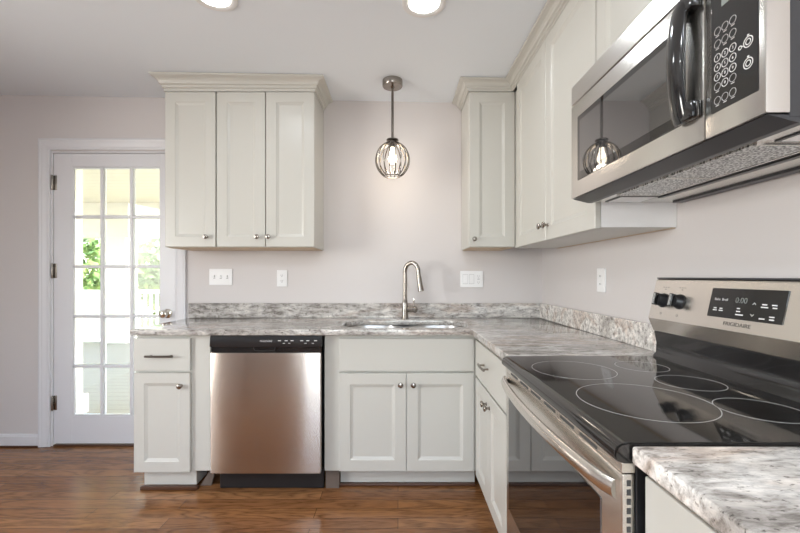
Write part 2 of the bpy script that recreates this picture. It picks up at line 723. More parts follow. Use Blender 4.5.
# the glazed door
dy0, dy1 = D + .004, D + .044
sx0, sx1, sz0, sz1 = -2.463, -1.594, .020, 2.095
gx0, gx1, gz0, gz1 = -2.334, -1.700, .214, 2.000
door = thing('door_1', 'white glazed door with fifteen panes beside the counter', 'door', (-2.03, D + .02, .02))
struct(door)
t = MB()
t.box(sx0, gx0, dy0, dy1, sz0, sz1, .002)
t.box(gx1, sx1, dy0, dy1, sz0, sz1, .002)
t.box(gx0, gx1, dy0, dy1, sz0, gz0, .002)
t.box(gx0, gx1, dy0, dy1, gz1, sz1, .002)
t.build('door_frame', M['trim'], door)
t = MB()
pw, ph = (gx1 - gx0) / 3, (gz1 - gz0) / 5
t.prism([(0, 0), (.012, .0), (.006, .012), (0, .014)], lambda p, q, a: Vector((gx0 + p, dy0 + .002 + q, a)), gz0, gz1)
for i in (1, 2):
    t.box(gx0 + i * pw - .011, gx0 + i * pw + .011, dy0 + .002, dy1 - .002, gz0, gz1, .004)
for j in range(1, 5):
    for i in range(3):
        t.box(gx0 + i * pw + (.011 if i else 0), gx0 + (i + 1) * pw - (.011 if i < 2 else 0), dy0 + .002, dy1 - .002, gz0 + j * ph - .011, gz0 + j * ph + .011, .004)
# glazing bead round the opening
for a, b2, c, d in ((gx0, gx0 + .010, gz0, gz1), (gx1 - .010, gx1, gz0, gz1), (gx0 + .01, gx1 - .01, gz0, gz0 + .010), (gx0 + .01, gx1 - .01, gz1 - .010, gz1)):
    t.box(a, b2, dy0 + .004, dy1 - .004, c, d, .003)
t.build('glazing_bars', M['trim'], door)
for i in range(3):
    for j in range(5):
        g = MB().box(gx0 + i * pw + .011, gx0 + (i + 1) * pw - .011, dy0 + .018, dy0 + .022, gz0 + j * ph + .011, gz0 + (j + 1) * ph - .011)
        g.build('pane', M['pane'], door)
for z in (1.885, 1.255, .311):
    t = MB()
    t.lathe((-2.466, D - .006, z - .055), (0, 0, 1), [(0, 0), (.006, .002), (.0075, .006), (.0075, .104), (.006, .108), (0, .110)], 12)
    t.box(-2.462, -2.440, D + .0005, D + .0045, z - .052, z + .052, .001)
    t.build('hinge', M['chrome'], door, True)
kn = MB().lathe((-1.648, dy0, .950), (0, -1, 0), [(0, 0), (.033, 0), (.033, .004), (.026, .009), (.012, .013), (.011, .030), (.018, .036), (.027, .046), (.029, .056), (.025, .066), (.013, .071), (0, .072)], 28).build('knob', M['lightmetal'], door, True)

# ------------------------------------------------------------------ porch beyond the door
struct(MB().box(-9.5, 1.5, D + .16, 8.2, -.16, -.06).build('porch_floor', M['deck']), 'grey painted porch boards beyond the door', 'porch floor')
struct(MB().box(-9.5, 1.5, D + .18, 8.3, 2.62, 2.70).build('porch_ceiling', M['soffit']), 'cream board porch ceiling', 'porch ceiling')
struct(MB().box(-9.5, 1.5, 7.55, 7.85, 1.96, 2.62, .005).build('porch_beam', M['outtrim']), 'cream beam along the porch edge', 'beam')
struct(MB().box(-60, 40, D + .2, 90, -.6, -.5).build('lawn', M['lawn']), 'green lawn beyond the porch', 'lawn')


def column(x, y, w, label, top=1.96):
    o = thing('porch_column', label, 'column', (x, y, -.06), 'square columns on the porch')
    MB().box(x - w / 2, x + w / 2, y - w / 2, y + w / 2, -.06, top, .01).build('shaft', M['outtrim'], o)
    MB().box(x - w / 2 - .03, x + w / 2 + .03, y - w / 2 - .03, y + w / 2 + .03, -.059, .12, .01).build('base', M['outtrim'], o)


column(-5.36, 7.7, .36, 'broad cream square column beside the porch railing')
column(-3.02, 3.62, .16, 'slim cream post just outside the glazed door on its left side', 2.62)
rl = thing('railing', 'white picket railing along the far edge of the porch', 'railing', (-3.2, 7.7, -.06))
MB().box(-5.14, -1.0, 7.66, 7.74, .88, .95, .01).build('top_rail', M['outtrim'], rl)
MB().box(-5.14, -1.0, 7.67, 7.73, .05, .11, .01).build('bottom_rail', M['outtrim'], rl)
x = -5.05
while x < -1.05:
    MB().box(x, x + .035, 7.683, 7.717, .11, .88).build('picket', M['outtrim'], rl)
    x += .115
rl = thing('railing', 'white boarded railing left of the broad porch column', 'railing', (-7.0, 7.7, -.06))
MB().box(-8.6, -5.58, 7.66, 7.74, .88, .95, .01).build('top_rail', M['outtrim'], rl)
MB().box(-8.6, -5.58, 7.68, 7.72, .0, .88, .004).build('board', M['outtrim'], rl)


def tree(x, y, h, r, label, seed):
    rnd = random.Random(seed)
    o = thing('leafy_tree', label, 'tree', (x, y, -.5), 'trees beyond the porch')
    MB().tube([(x, y, -.5), (x + .05, y, h * .4), (x, y, h * .8)], [.12, .09, .04], 8).build('trunk', M['bark'], o, True)
    bm = bmesh.new()
    for i in range(2600):
        a, b2 = rnd.uniform(0, 2 * PI), math.acos(rnd.uniform(-1, 1))
        q = r * rnd.uniform(.55, 1) * (1 + .25 * math.sin(3 * a + seed) * math.sin(2 * b2))
        c = Vector((x + q * math.sin(b2) * math.cos(a), y + q * math.sin(b2) * math.sin(a), h * .55 + q * .95 * math.cos(b2)))
        u = Vector((rnd.gauss(0, 1), rnd.gauss(0, 1), rnd.gauss(0, 1))).normalized()
        w = u.orthogonal().normalized()
        s = rnd.uniform(.07, .14)
        bm.faces.new([bm.verts.new(c + u * s), bm.verts.new(c + w * s * .5), bm.verts.new(c - u * s), bm.verts.new(c - w * s * .5)])
    t = MB()
    t.bm.free()
    t.bm = bm
    t.build('foliage', M['leaf'], o)


tree(-9.6, 11.5, 2.9, 1.5, 'leafy green tree seen through the left column of door panes', 1)
tree(-6.3, 11.0, 2.5, 1.15, 'low leafy tree behind the picket railing, next to the broad column', 2)
tree(-8.3, 15.0, 3.4, 2.0, 'larger green tree standing farther back beyond the railing', 3)

# ------------------------------------------------------------------ cabinet hardware
KNOB = [(0, 0), (.009, 0), (.009, .002), (.0055, .005), (.0055, .013), (.010, .017), (.0145, .021), (.0155, .025), (.013, .029), (.006, .031), (0, .0315)]


def knob(T, u, v, parent):
    a = T(u, v, 0); b2 = T(u, v, 1)
    return MB().lathe(a, b2 - a, KNOB, 20).build('knob', M['chrome'], parent, True)


def pull(T, u, v, length, parent, material):
    t = MB()
    h = length / 2
    t.tube([T(u - h + k * length / 12, v, .026 + .004 * math.sin(PI * k / 12)) for k in range(13)], .0062, 10)
    for s in (-1, 1):
        t.tube([T(u + s * (h - .022), v, 0), T(u + s * (h - .022), v, .027)], .0048, 10)
    return t.build('pull_handle', material, parent, True)


TBF, TRF, TBU, TRU = TB(F), TR(FX), TB(U), TR(UX)

# ------------------------------------------------------------------ base cabinets, back run
c1 = thing('base_cabinet', 'narrow white base cabinet with one drawer over one door, left of the dishwasher', 'cabinet', (-1.27, 2.5, 0), 'white base cabinets')
MB().box(-1.478, -1.062, F + .021, D - .003, .117, CB - .001, .0015).build('carcass', M['cab'], c1)
dr = MB().slab(TBF, -1.481, -1.166, .686, .868, .02, .003).build('drawer', M['cab'], c1)
pull(TBF, -1.325, .772, .155, dr, M['bronze'])
dd = MB().panel(TBF, -1.481, -1.166, .117, .674, stile=.058).build('door', M['cab'], c1)
knob(TBF, -1.214, .604, dd)
MB().box(-1.456, -1.157, 2.275, 2.40, .0205, .116).build('toe_kick', M['cab'], c1)
MB().box(-1.468, -1.140, 2.248, 2.274, .0005, .020, .006).build('shoe_moulding', M['shoe'], c1)
# loose grey sheet between the toe kick and the dishwasher
t = MB()
t.prism([(-1.150, .001), (-1.085, .001), (-1.055, .115), (-1.075, .115)], lambda p, q, a: Vector((p, a, q)), 2.30, 2.315)
t.build('toe_return', M['insulation'], c1)

c2 = thing('base_cabinet', 'wide white sink base cabinet with two doors under a plain false drawer front', 'cabinet', (.05, 2.5, 0), 'white base cabinets')
t = MB()
t.box(-.415, .447, F + .021, F + .029, .117, CB - .001, .0015)
t.box(-.415, -.397, F + .0291, D - .003, .117, CB - .001)
t.box(.429, .447, F + .0291, D - .003, .117, .660)
t.box(-.3969, .4289, F + .0291, D - .003, .117, .135)
t.build('carcass', M['cab'], c2)
MB().slab(TBF, -.331, .4265, .684, .866, .02, .003).build('drawer_front', M['cab'], c2)
dd = MB().panel(TBF, -.331, .0452, .123, .672).build('door', M['cab'], c2)
knob(TBF, .014, .611, dd)
dd = MB().panel(TBF, .0488, .4265, .123, .672).build('door', M['cab'], c2)
knob(TBF, .086, .611, dd)
MB().box(-.335, .447, 2.312, 2.40, .015, .116).build('toe_kick', M['cab'], c2)
MB().box(-.335, .447, 2.290, 2.3115, .0005, .0145, .004).build('shoe_moulding', M['shoe'], c2)
MB().box(-.414, -.338, 2.272, 2.40, .0008, .116).build('blocking', M['insulation'], c2)

# ------------------------------------------------------------------ dishwasher
dw = thing('dishwasher', 'built-in stainless dishwasher with black control strip under the counter', 'dishwasher', (-.73, 2.5, 0))
MB().box(-1.030, -.430, 2.245, 2.80, .12, .870).build('tub', M['darkgrey'], dw)
YD = 2.185
t = MB()
t.box(-1.036, -.4265, YD, YD + .055, .126, .794, .006)
o = t.build('door', M['steelv'], dw, True, 50)
uv = o.data.uv_layers.new(name='UVMap')
for lp in o.data.loops:
    co = o.data.vertices[lp.vertex_index].co
    uv.data[lp.index].uv = (co.x + co.y, co.z)
t = MB()
t.prism([(YD + .057, .824), (YD + .003, .824), (YD - .001, .832), (YD + .006, .884), (YD + .012, .887), (YD + .057, .887)], lambda p, q, a: Vector((a, p, q)), -1.040, -.4235, .001)
cp = t.build('control_panel', M['black'], dw, True, 40)
t = MB()
t.box(-1.036, -.4265, YD + .014, YD + .056, .796, .8235)
t.build('pocket_handle', M['blackgloss'], cp)
t = MB()
t.tube([(-.80, YD + .010, .822), (-.795, YD + .006, .806), (-.74, YD + .005, .803), (-.685, YD + .006, .806), (-.68, YD + .010, .822)], .003, 8)
t.build('pocket_lip', M['black'], cp, True)
slope = Vector((0, .007, .052)).normalized()
def on_strip(u, f):     # a point on the sloped face of the control strip
    return Vector((u, YD - .001 + .007 * f - .0006, .832 + .052 * f))
MB().text('FRIGIDAIRE', on_strip(-.729, .50), (1, 0, 0), slope, .0135, .0004, 1.0).build('maker_name', M['print'], cp)
for u in (-.655, -.618, -.585, -.532, -.498, -.455):
    p = on_strip(u, .55)
    MB().box(u - .008, u + .008, p.y - .0003, p.y + .0003, p.z - .0022, p.z + .0022).build('key_mark', M['print'], cp)
for u in (-.63, -.60, -.51, -.47):
    p = on_strip(u, .28)
    MB().box(u - .006, u + .006, p.y - .0003, p.y + .0003, p.z - .0015, p.z + .0015).build('key_mark', M['print'], cp)
MB().box(-1.02, -.425, 2.268, 2.290, .004, .120, .003).build('toe_panel', M['black'], dw)

# ------------------------------------------------------------------ base cabinets, right run
c3 = thing('base_cabinet', 'white corner base cabinet with drawer and two doors beside the oven', 'cabinet', (.74, 1.85, 0), 'white base cabinets')
MB().box(FX + .021, XR - .003, R1 + .008, D - .003, .117, CB - .001, .0015).build('carcass', M['cab'], c3)
dr = MB().slab(TRF, 1.570, 2.184, .672, .866, .02, .003).build('drawer', M['cab'], c3)
pull(TRF, 1.92, .775, .13, dr, M['chrome'])
dd = MB().panel(TRF, 1.882, 2.184, .123, .660).build('door', M['cab'], c3)
knob(TRF, 1.912, .600, dd)
dd = MB().panel(TRF, 1.570, 1.879, .123, .660).build('door', M['cab'], c3)
knob(TRF, 1.848, .600, dd)
MB().box(FX + .07, FX + .09, R1 + .008, 2.285, .0005, .116).build('toe_kick', M['cab'], c3)

c4 = thing('base_cabinet', 'white base cabinet at the near right, under the short granite counter', 'cabinet', (.74, .2, 0), 'white base cabinets')
MB().box(FX + .021, XR - .003, -.35, R0 - .010, .117, CB - .001, .0015).build('carcass', M['cab'], c4)
MB().slab(TRF, -.34, R0 - .014, .672, .872, .02, .003).build('drawer', M['cab'], c4)
MB().panel(TRF, .172, R0 - .014, .123, .668).build('door', M['cab'], c4)
MB().panel(TRF, -.34, .168, .123, .668).build('door', M['cab'], c4)
MB().box(FX + .07, FX + .09, -.35, R0 - .010, .0005, .116).build('toe_kick', M['cab'], c4)

# ------------------------------------------------------------------ worktops
def rounded(cx, cy, hx, hy, r, seg=10):
    pts = []
    for qx, qy, a0 in ((1, 1, 0), (-1, 1, PI / 2), (-1, -1, PI), (1, -1, 1.5 * PI)):
        for k in range(seg + 1):
            a = a0 + k * PI / 2 / seg
            pts.append((cx + qx * (hx - r) + r * math.cos(a), cy + qy * (hy - r) + r * math.sin(a)))
    return pts


def slab_poly(outer, hole, z0, z1, ease=.006):
    bm = bmesh.new()
    loops = [outer] + ([hole] if hole else [])
    edges = []
    for lp in loops:
        vs = [bm.verts.new((x, y, z1)) for x, y in lp]
        edges += [bm.edges.new((vs[i], vs[(i + 1) % len(vs)])) for i in range(len(vs))]
    bmesh.ops.triangle_fill(bm, use_beauty=True, use_dissolve=False, edges=edges)
    bmesh.ops.recalc_face_normals(bm, faces=bm.faces[:])
    ext = bmesh.ops.extrude_face_region(bm, geom=bm.faces[:])
    vs = [g for g in ext['geom'] if isinstance(g, bmesh.types.BMVert)]
    for v in vs:
        v.co.z = z0
    bmesh.ops.recalc_face_normals(bm, faces=bm.faces[:])
    es = [e for e in bm.edges if len(e.link_faces) == 2 and e.calc_face_angle(0) > 1.2 and abs(e.verts[0].co.z - e.verts[1].co.z) < 1e-6]
    bmesh.ops.bevel(bm, geom=es, offset=ease, segments=3, affect='EDGES', profile=.5)
    t = MB()
    t.bm.free()
    t.bm = bm
    return t


ct = thing('countertop', 'long L-shaped granite countertop with the sink cut into it', 'countertop', (-.3, 2.5, CB), 'granite worktops')
outer = [(-1.482, 2.19), (.41, 2.19), (.41, R1 + .004), (XR - .003, R1 + .004), (XR - .003, D - .002), (-1.482, D - .002)]
SINK = (.047, 2.462, .383, .196, .15)
t = slab_poly(outer, rounded(*SINK), CB, CT)
t.build('slab', M['granite'], ct, True, 50)
MB().box(-1.482, XR - .003, D - .030, D - .002, CT + .0005, 1.026, .003).build('backsplash', M['granite'], ct)
MB().box(XR - .030, XR - .003, R1 + .004, D - .031, CT + .0005, 1.026, .003).build('backsplash', M['granite2'], ct)
ct2 = thing('countertop', 'short granite countertop at the near right of the range', 'countertop', (.72, .2, CB), 'granite worktops')
slab_poly([(.410, R0 - .008), (.410, -.36), (XR - .003, -.36), (XR - .003, R0 - .008)], None, CB, CT).build('slab', M['granite2'], ct2, True, 50)

# ------------------------------------------------------------------ sink and faucet
sk = thing('sink', 'double bowl stainless sink set under the granite', 'sink', (.047, 2.462, .66))
def bowl(cx, hx, name):
    bm = bmesh.new()
    rings = []
    for ins, z, r in ((-.012, CB - .002, .15), (.0, CB - .002, .145), (.006, CB - .03, .14), (.014, .72, .13), (.03, .69, .11), (.07, .682, .07)):
        rr = min(r, hx - ins - .002)
        rings.append([bm.verts.new((x, y, z)) for x, y in rounded(cx, 2.462, hx - ins, .200 - ins, rr * .9)])
    for a, b2 in zip(rings, rings[1:]):
        for i in range(len(a)):
            j = (i + 1) % len(a)
            bm.faces.new((a[i], a[j], b2[j], b2[i]))
    bm.faces.new(rings[-1])
    bmesh.ops.recalc_face_normals(bm, faces=bm.faces[:])
    t = MB(); t.bm.free(); t.bm = bm
    o = t.build(name, M['sinksteel'], sk, True, 60)
    md = o.modifiers.new('solid', 'SOLIDIFY')
    md.thickness = .0015
    MB().lathe((cx, 2.48, .683), (0, 0, 1), [(0, 0), (.045, 0), (.045, .003), (.03, .004), (.026, .001), (0, .001)], 24).build('drain', M['lightmetal'], sk, True)
bowl(-.150, .178, 'bowl')
bowl(.244, .178, 'bowl')
MB().box(.0355, .0585, 2.30, 2.62, .70, CB - .004, .006).build('divider', M['sinksteel'], sk, True)

fx, fy = .048, 2.722
fc = thing('faucet', 'brushed nickel gooseneck faucet with pull-down spray head at the sink', 'faucet', (fx, fy, CT))
MB().lathe((fx, fy, CT + .0005), (0, 0, 1), [(0, 0), (.027, 0), (.027, .004), (.0235, .008), (.0215, .06), (.0205, .105), (.0165, .125), (.015, .13), (0, .13)], 28).build('base', M['chrome'], fc, True)
dirx, diry = .86, -.51
ar = .052
pts = [(fx, fy, CT + .128), (fx, fy, 1.15), (fx, fy, 1.235)]
for k in range(1, 15):
    a = PI - k * PI * 1.02 / 14
    s = ar + ar * math.cos(a)
    pts.append((fx + dirx * s, fy + diry * s, 1.246 + .062 * math.sin(a)))
end = Vector(pts[-1])
pts.append((end.x + .004 * dirx, end.y + .004 * diry, end.z - .03))
MB().tube(pts, .0145, 14).build('neck', M['chrome'], fc, True)
h0 = Vector(pts[-1])
h1 = h0 + Vector((.016 * dirx, .016 * diry, -.095))
MB().lathe(h0, h1 - h0, [(0, -.004), (.0155, -.003), (.0165, .01), (.0172, .05), (.0205, .088), (.0205, .096), (.017, .098), (0, .098)], 22).build('spray_head', M['chrome'], fc, True)
t = MB()
t.lathe((fx + .018, fy, CT + .067), (1, -.25, 0), [(0, 0), (.020, 0), (.020, .04), (.023, .044), (.023, .060), (.014, .066), (0, .066)], 20)
hd = t.build('handle', M['chrome'], fc, True)
MB().tube([(fx + .058, fy - .010, CT + .080), (fx + .062, fy - .002, CT + .11), (fx + .060, fy + .018, CT + .145)], [.006, .0055, .004], 10).build('lever', M['lightmetal'], hd, True)

# ------------------------------------------------------------------ upper cabinets
CROWN = [(.0, 0), (.006, 0), (.006, .20), (.015, .25), (.017, .40), (.026, .45), (.027, .52), (.031, .64), (.040, .75), (.053, .82), (.060, .84), (.066, .89), (.066, 1.0), (.0, 1.0)]


def crown(path, z0=2.392):
    """path(n) -> list of (x, y) for an outward offset n"""
    bm = bmesh.new()
    rows = []
    for n, f in CROWN:
        row = []
        for x, y in path(n):
            zt = ceil_z(x) - .003
            row.append(bm.verts.new((x, y, z0 + (zt - z0) * f)))
        rows.append(row)
    k = len(rows)
    for i in range(k):
        a, b2 = rows[i], rows[(i + 1) % k]
        for j in range(len(a) - 1):
            bm.faces.new((a[j], a[j + 1], b2[j + 1], b2[j]))
    bm.faces.new([r[0] for r in rows])
    bm.faces.new([r[-1] for r in rows])
    bmesh.ops.recalc_face_normals(bm, faces=bm.faces[:])
    t = MB(); t.bm.free(); t.bm = bm
    return t


UB = 1.400
u1 = thing('wall_cabinet', 'white three-door wall cabinet with crown moulding, above the dishwasher', 'cabinet', (-1.0, 2.68, UB), 'white wall cabinets')
xl, xr = -1.483, -.5315
t = MB()
t.box(xl + .001, xr, U + .021, D - .002, UB + .002, 2.391, .001)
t.build('carcass', M['cab'], u1)
MB().box(xl + .01, xr - .01, U + .03, D - .006, UB - .002, UB + .0015).build('underside', M['rawwood'], u1)
for a, b2, kx in ((xl, -1.1625, -1.2157), (-1.153, -.8455, -.892), (-.8405, -.533, -.8205)):
    dd = MB().panel(TBU, a, b2, UB + .004, 2.390, stile=.064).build('door', M['cab'], u1)
    knob(TBU, kx, 1.467, dd)
yc = U + .004
crown(lambda n: [(xl - n, D - .003), (xl - n, yc - n), (xr + n, yc - n), (xr + n, D - .003)]).build('crown', M['cab'], u1)

u2 = thing('wall_cabinet', 'narrow white single-door wall cabinet right of the pendant', 'cabinet', (.6, 2.68, UB), 'white wall cabinets')
x2, x3 = .452, .7440
MB().box(x2, x3, U + .021, D - .002, UB + .002, 2.391, .001).build('carcass', M['cab'], u2)
MB().box(x2 + .01, x3 - .01, U + .03, D - .006, UB - .002, UB + .0015).build('underside', M['rawwood'], u2)
dd = MB().panel(TBU, x2 + .003, x3, UB + .004, 2.390, stile=.064).build('door', M['cab'], u2)
knob(TBU, .484, 1.452, dd)
XC = UX + .006
crown(lambda n: [(x2 - n, D - .003), (x2 - n, yc - n), (XC - n - .0008, yc - n)]).build('crown', M['cab'], u2)

u3 = thing('wall_cabinet', 'tall white two-door wall cabinet on the right wall beside the microwave', 'cabinet', (.88, 2.0, UB), 'white wall cabinets')
MB().box(UX + .021, XR - .002, R1 + .009, U + .018, UB - .002, 2.391, .001).build('carcass', M['cab'], u3)
MB().box(UX + .023, XR - .002, R1 + .006, R1 + .0085, UB - .002, 2.390).build('end_panel', M['plate'], u3)
t = MB()
t.box(UX + .03, XR - .02, R1 + .012, U + .01, UB - .0045, UB - .0025)
t.build('underside', M['cab'], u3)
MB().box(XR - .02, XR - .003, R1 + .012, D - .004 - .3, UB - .006, UB - .0022).build('hanging_rail', M['rawwood'], u3)
for a, b2, ky in ((1.953, 2.422, 1.985), (R1 + .006, 1.949, 1.918)):
    dd = MB().panel(TRU, a, b2, UB - .006, 2.390, stile=.064).build('door', M['cab'], u3)
    knob(TRU, ky, 1.466, dd)
crown(lambda n: [(XC - n, yc - n), (XC - n, R1 + .002)]).build('crown', M['cab'], u3)

u4 = thing('wall_cabinet', 'short white wall cabinet above the microwave', 'cabinet', (.88, 1.07, 1.92), 'white wall cabinets')
MB().box(UX + .021, XR - .002, R0, R1, 1.918, 2.391, .001).build('carcass', M['cab'], u4)
for a, b2 in ((R0 + .002, 1.070), (1.074, R1 - .002)):
    MB().panel(TRU, a, b2, 1.922, 2.390, stile=.064).build('door', M['cab'], u4)
crown(lambda n: [(XC - n, R1), (XC - n, R0)]).build('crown', M['cab'], u4)

# ------------------------------------------------------------------ microwave
MX = .635
MY0, MY1 = .683, 1.452
mw = thing('microwave', 'stainless over-the-range microwave with black arched handle above the cooktop', 'microwave', (.83, 1.07, 1.49))
MB().box(MX + .045, XR - .003, MY0 + .004, MY1 - .002, 1.494, 1.908, .002).build('body', M['darkgrey'], mw)
TM = TR(MX)
t = MB()
t.prism([(MX + .044, 1.838), (MX, 1.838), (MX + .001, 1.905), (MX + .004, 1.908), (MX + .044, 1.908)], lambda p, q, a: Vector((p, a, q)), MY0, MY1, .002)
t.build('top_vent', M['steelm'], mw, True, 40)
SP = .8205
t = MB()
t.box(MX, MX + .043, SP + .0015, MY1, 1.500, 1.834, .004)
md = t.build('door', M['steelm'], mw, True, 40)
MB().box(MX - .0022, MX + .002, .875, 1.397, 1.555, 1.779, .0015).build('window', M['mwglass'], md)
MB().box(MX - .0030, MX - .0023, .885, 1.378, 1.580, 1.760).build('screen', M['mwglassin'], md)
hp = []
for k in range(17):
    f = k / 16
    hp.append((MX - .010 - .018 * math.sin(PI * f) ** .6, .868, 1.553 + .264 * f))
hdl = MB().tube(hp, .0105, 14, flat=((0, 1, 0), .024)).build('handle', M['blackgloss'], md, True, 60)
for z in (1.552, 1.783):
    MB().box(MX - .022, MX - .0005, .826, .886, z, z + .036, .006).build('handle_mount', M['blackgloss'], hdl, True)
# control side
t = MB()
t.box(MX, MX + .043, MY0, SP - .0015, 1.500, 1.834, .004)
cp = t.build('control_panel', M['steelm'], mw, True, 40)
MB().box(MX - .0016, MX + .002, .6965, .8015, 1.5445, 1.790, .0012).build('panel_glass', M['blackgloss'], cp)
t = MB()
XP = MX - .0018
RT, UP = Vector((0, -1, 0)), Vector((0, 0, 1))
cols = (.785, .767, .749)
rows_ = (1.703, 1.678, 1.6505, 1.6315, 1.6125, 1.5935, 1.566)
digits = {(2, 0): '1', (2, 1): '2', (2, 2): '3', (3, 0): '4', (3, 1): '5', (3, 2): '6', (4, 0): '7', (4, 1): '8', (4, 2): '9', (5, 1): '0'}
for i, z in enumerate(rows_):
    for j, y in enumerate(cols):
        dz = -.0015 * (1 - j) * 0
        s = (i, j) in digits
        t.ring((XP, y, z + dz), RT, UP, .0068 if s else .0071, .0080 if s else .0077, .0003, 24)
        if s:
            t.text(digits[(i, j)], (XP, y, z), RT, UP, .0078)
        else:
            t.box(XP - .0003, XP, y - .004, y + .004, z - .0108, z - .0096)
for z in (1.603, 1.642):
    t.ring((XP, .716, z), RT, UP, .0085, .0102, .0003, 28)
    t.ring((XP, .716, z), RT, UP, .0042, .0058, .0003, 20)
    t.box(XP - .0003, XP, .714, .718, z + .0108, z + .0135)
t.ring((XP, .733, 1.640), RT, UP, .0025, .004, .0003, 16)
t.box(XP - .0003, XP, .724, .730, 1.639, 1.6408)
t.build('button_print', M['print'], cp)
MB().box(XP - .0004, XP, .715, .775, 1.745, 1.775).build('clock_window', M['dimprint'], cp)
# underside
t = MB()
t.prism([(MX + .006, 1.4985), (MX + .060, 1.4845), (MX + .075, 1.4845), (MX + .075, 1.4935), (MX + .044, 1.4935), (MX + .044, 1.498)], lambda p, q, a: Vector((p, a, q)), MY0 + .004, MY1 - .002)
t.build('intake_strip', M['darkgrey'], mw)
MB().box(MX + .076, XR - .004, MY0 + .006, MY1 - .004, 1.486, 1.4935, .002).build('base_plate', M['steelm'], mw)
for a, b2 in ((1.075, 1.30), (.80, 1.065)):
    f = MB().box(MX + .085, MX + .215, a, b2, 1.4825, 1.4858, .001).build('grease_filter', M['filter'], mw)
    t = MB()
    t.box(MX + .085, MX + .222, a - .006, a, 1.481, 1.4858); t.box(MX + .085, MX + .222, b2, b2 + .003, 1.481, 1.4858)
    t.box(MX + .2155, MX + .222, a, b2, 1.481, 1.4858)
    t.build('filter_frame', M['steelm'], f)
MB().box(MX + .245, MX + .262, MY0 + .06, MY1 - .11, 1.4815, 1.4858).build('rear_slot', M['black'], mw)
MB().box(XR - .045, XR - .012, MY0 + .02, MY1 - .03, 1.480, 1.4858, .002).build('rear_lip', M['darkgrey'], mw)
for a, b2 in ((1.325, 1.425), (.70, .785)):
    f = MB().box(MX + .11, MX + .30 - .06, a, b2, 1.4835, 1.4858, .001).build('lamp_frame', M['black'], mw)
    MB().box(MX + .118, MX + .232, a + .008, b2 - .008, 1.482, 1.4834, .0005).build('lamp_cover', M['plate'], f)

# ------------------------------------------------------------------ range
rg = thing('range', 'stainless electric range with black glass cooktop between the granite counters', 'stove', (.7, 1.07, 0))
PXZ = lambda p, q, a: Vector((p, a, q))
MB().box(.422, .99, R0 + .002, R1 - .002, .02, .8845, .002).build('body', M['black'], rg)
for y in (R0 + .05, R1 - .05):
    for x in (.46, .95):
        MB().lathe((x, y, .0005), (0, 0, 1), [(0, 0), (.018, 0), (.018, .006), (.008, .01), (.008, .0195), (0, .0195)], 12).build('foot', M['black'], rg, True)
t = MB()
t.prism([(.934, .8865), (.934, .9245), (.404, .9245), (.394, .9225), (.386, .917), (.382, .908), (.381, .899), (.384, .892), (.400, .8865)], PXZ, R0 - .003, R1 + .001, .003)
ck = t.build('cooktop', M['ceramic'], rg, True, 40)
burners = [(.549, 1.243, .122), (.579, .935, .144), (.790, 1.285, .076), (.803, 1.090, .081), (.795, .870, .082)]
for x, y, r in burners:
    MB().ring((x, y, .9246), (1, 0, 0), (0, 1, 0), r - .0008, r + .0008, .0003, 72).build('burner_ring', M['ringprint'], ck)
# vent trim between the cooktop and the door
t = MB()
t.box(.397, .421, R0 + .003, R1 - .003, .868, .8862, .001)
vt = t.build('vent_trim', M['steelh'], rg)
for k in range(6):
    y0 = R0 + .09 + k * .105
    MB().box(.3962, .3972, y0, y0 + .075, .8715, .8785).build('vent_slot', M['slot'], vt)
t = MB()
t.box(.398, .421, R0 + .003, R1 - .003, .262, .866, .004)
od = t.build('oven_door', M['steelh'], rg, True, 40)
MB().box(.3958, .400, .775, 1.418, .385, .785, .001).build('window', M['ovenglass'], od)
hp, N = [], 28
for k in range(N + 1):
    f = k / N
    y = R0 + .008 + (R1 - R0 - .020) * f
    hp.append((.389 - .031 * (math.sin(PI * f) ** .55), y, .838 - .002 * math.sin(PI * f)))
MB().tube(hp, .0105, 14, flat=((0, 0, 1), .0170)).build('handle', M['steelh'], od, True, 60)
t = MB()
for k in range(34):
    z = .845 - k * .0165
    t.box(.406, .413, R0 + .0022, R0 + .0034, z, z + .0105)
t.build('side_slots', M['slot'], od)
MB().box(.400, .421, R0 + .003, R1 - .003, .045, .256, .004).build('storage_drawer', M['steelh'], rg, True)
# back guard
t = MB()
t.prism([(.9365, .8865), (.9365, .930), (.946, .940), (.948, .975), (.941, 1.012), (.941, 1.0185), (1.02, 1.0185), (1.02, .8865)], PXZ, R0 + .002, R1 - .002)
t.build('riser', M['blackgloss'], rg, True, 50)
P0, P1 = Vector((.9186, 0, 1.066)), Vector((.949, 0, 1.203))
t = MB()
t.prism([(.936, 1.020), (P0.x, P0.z), (P1.x, P1.z), (.955, 1.2075), (1.02, 1.2075), (1.02, 1.020)], PXZ, R0 + .001, R1 - .001, .0015)
bg = t.build('back_guard', M['steelh'], rg, True, 30)
MB().box(.951, 1.02, R0 + .001, R1 - .001, 1.208, 1.2125, .001).build('top_trim', M['darkgrey'], bg)
vs = (P1 - P0).normalized()
nn = Vector((-vs.z, 0, vs.x))
def on_guard(y, v, n=0.0):
    return P0 + vs * v + nn * n + Vector((0, y, 0))
def guard_box(t, y0, y1, v0, v1, n0, n1, bev=0):
    T = lambda u, v, n: on_guard(u, v, n)
    t.box(y0, y1, n0, n1, v0, v1, bev, T)
t = MB()
guard_box(t, .953, 1.185, .034, .119, .0002, .0022, .001)
dp = t.build('display', M['blackgloss'], bg)
def dash(y, v, w, h=.0032):
    t = MB()
    guard_box(t, y - w / 2, y + w / 2, v - h / 2, v + h / 2, .0023, .0027)
    t.build('key_mark', M['print'], dp)
MB().text('Bake', on_guard(1.158, .086, .0023), (0, -1, 0), vs, .0105).build('key_word', M['print'], dp)
MB().text('Broil', on_guard(1.132, .086, .0023), (0, -1, 0), vs, .0105).build('key_word', M['print'], dp)
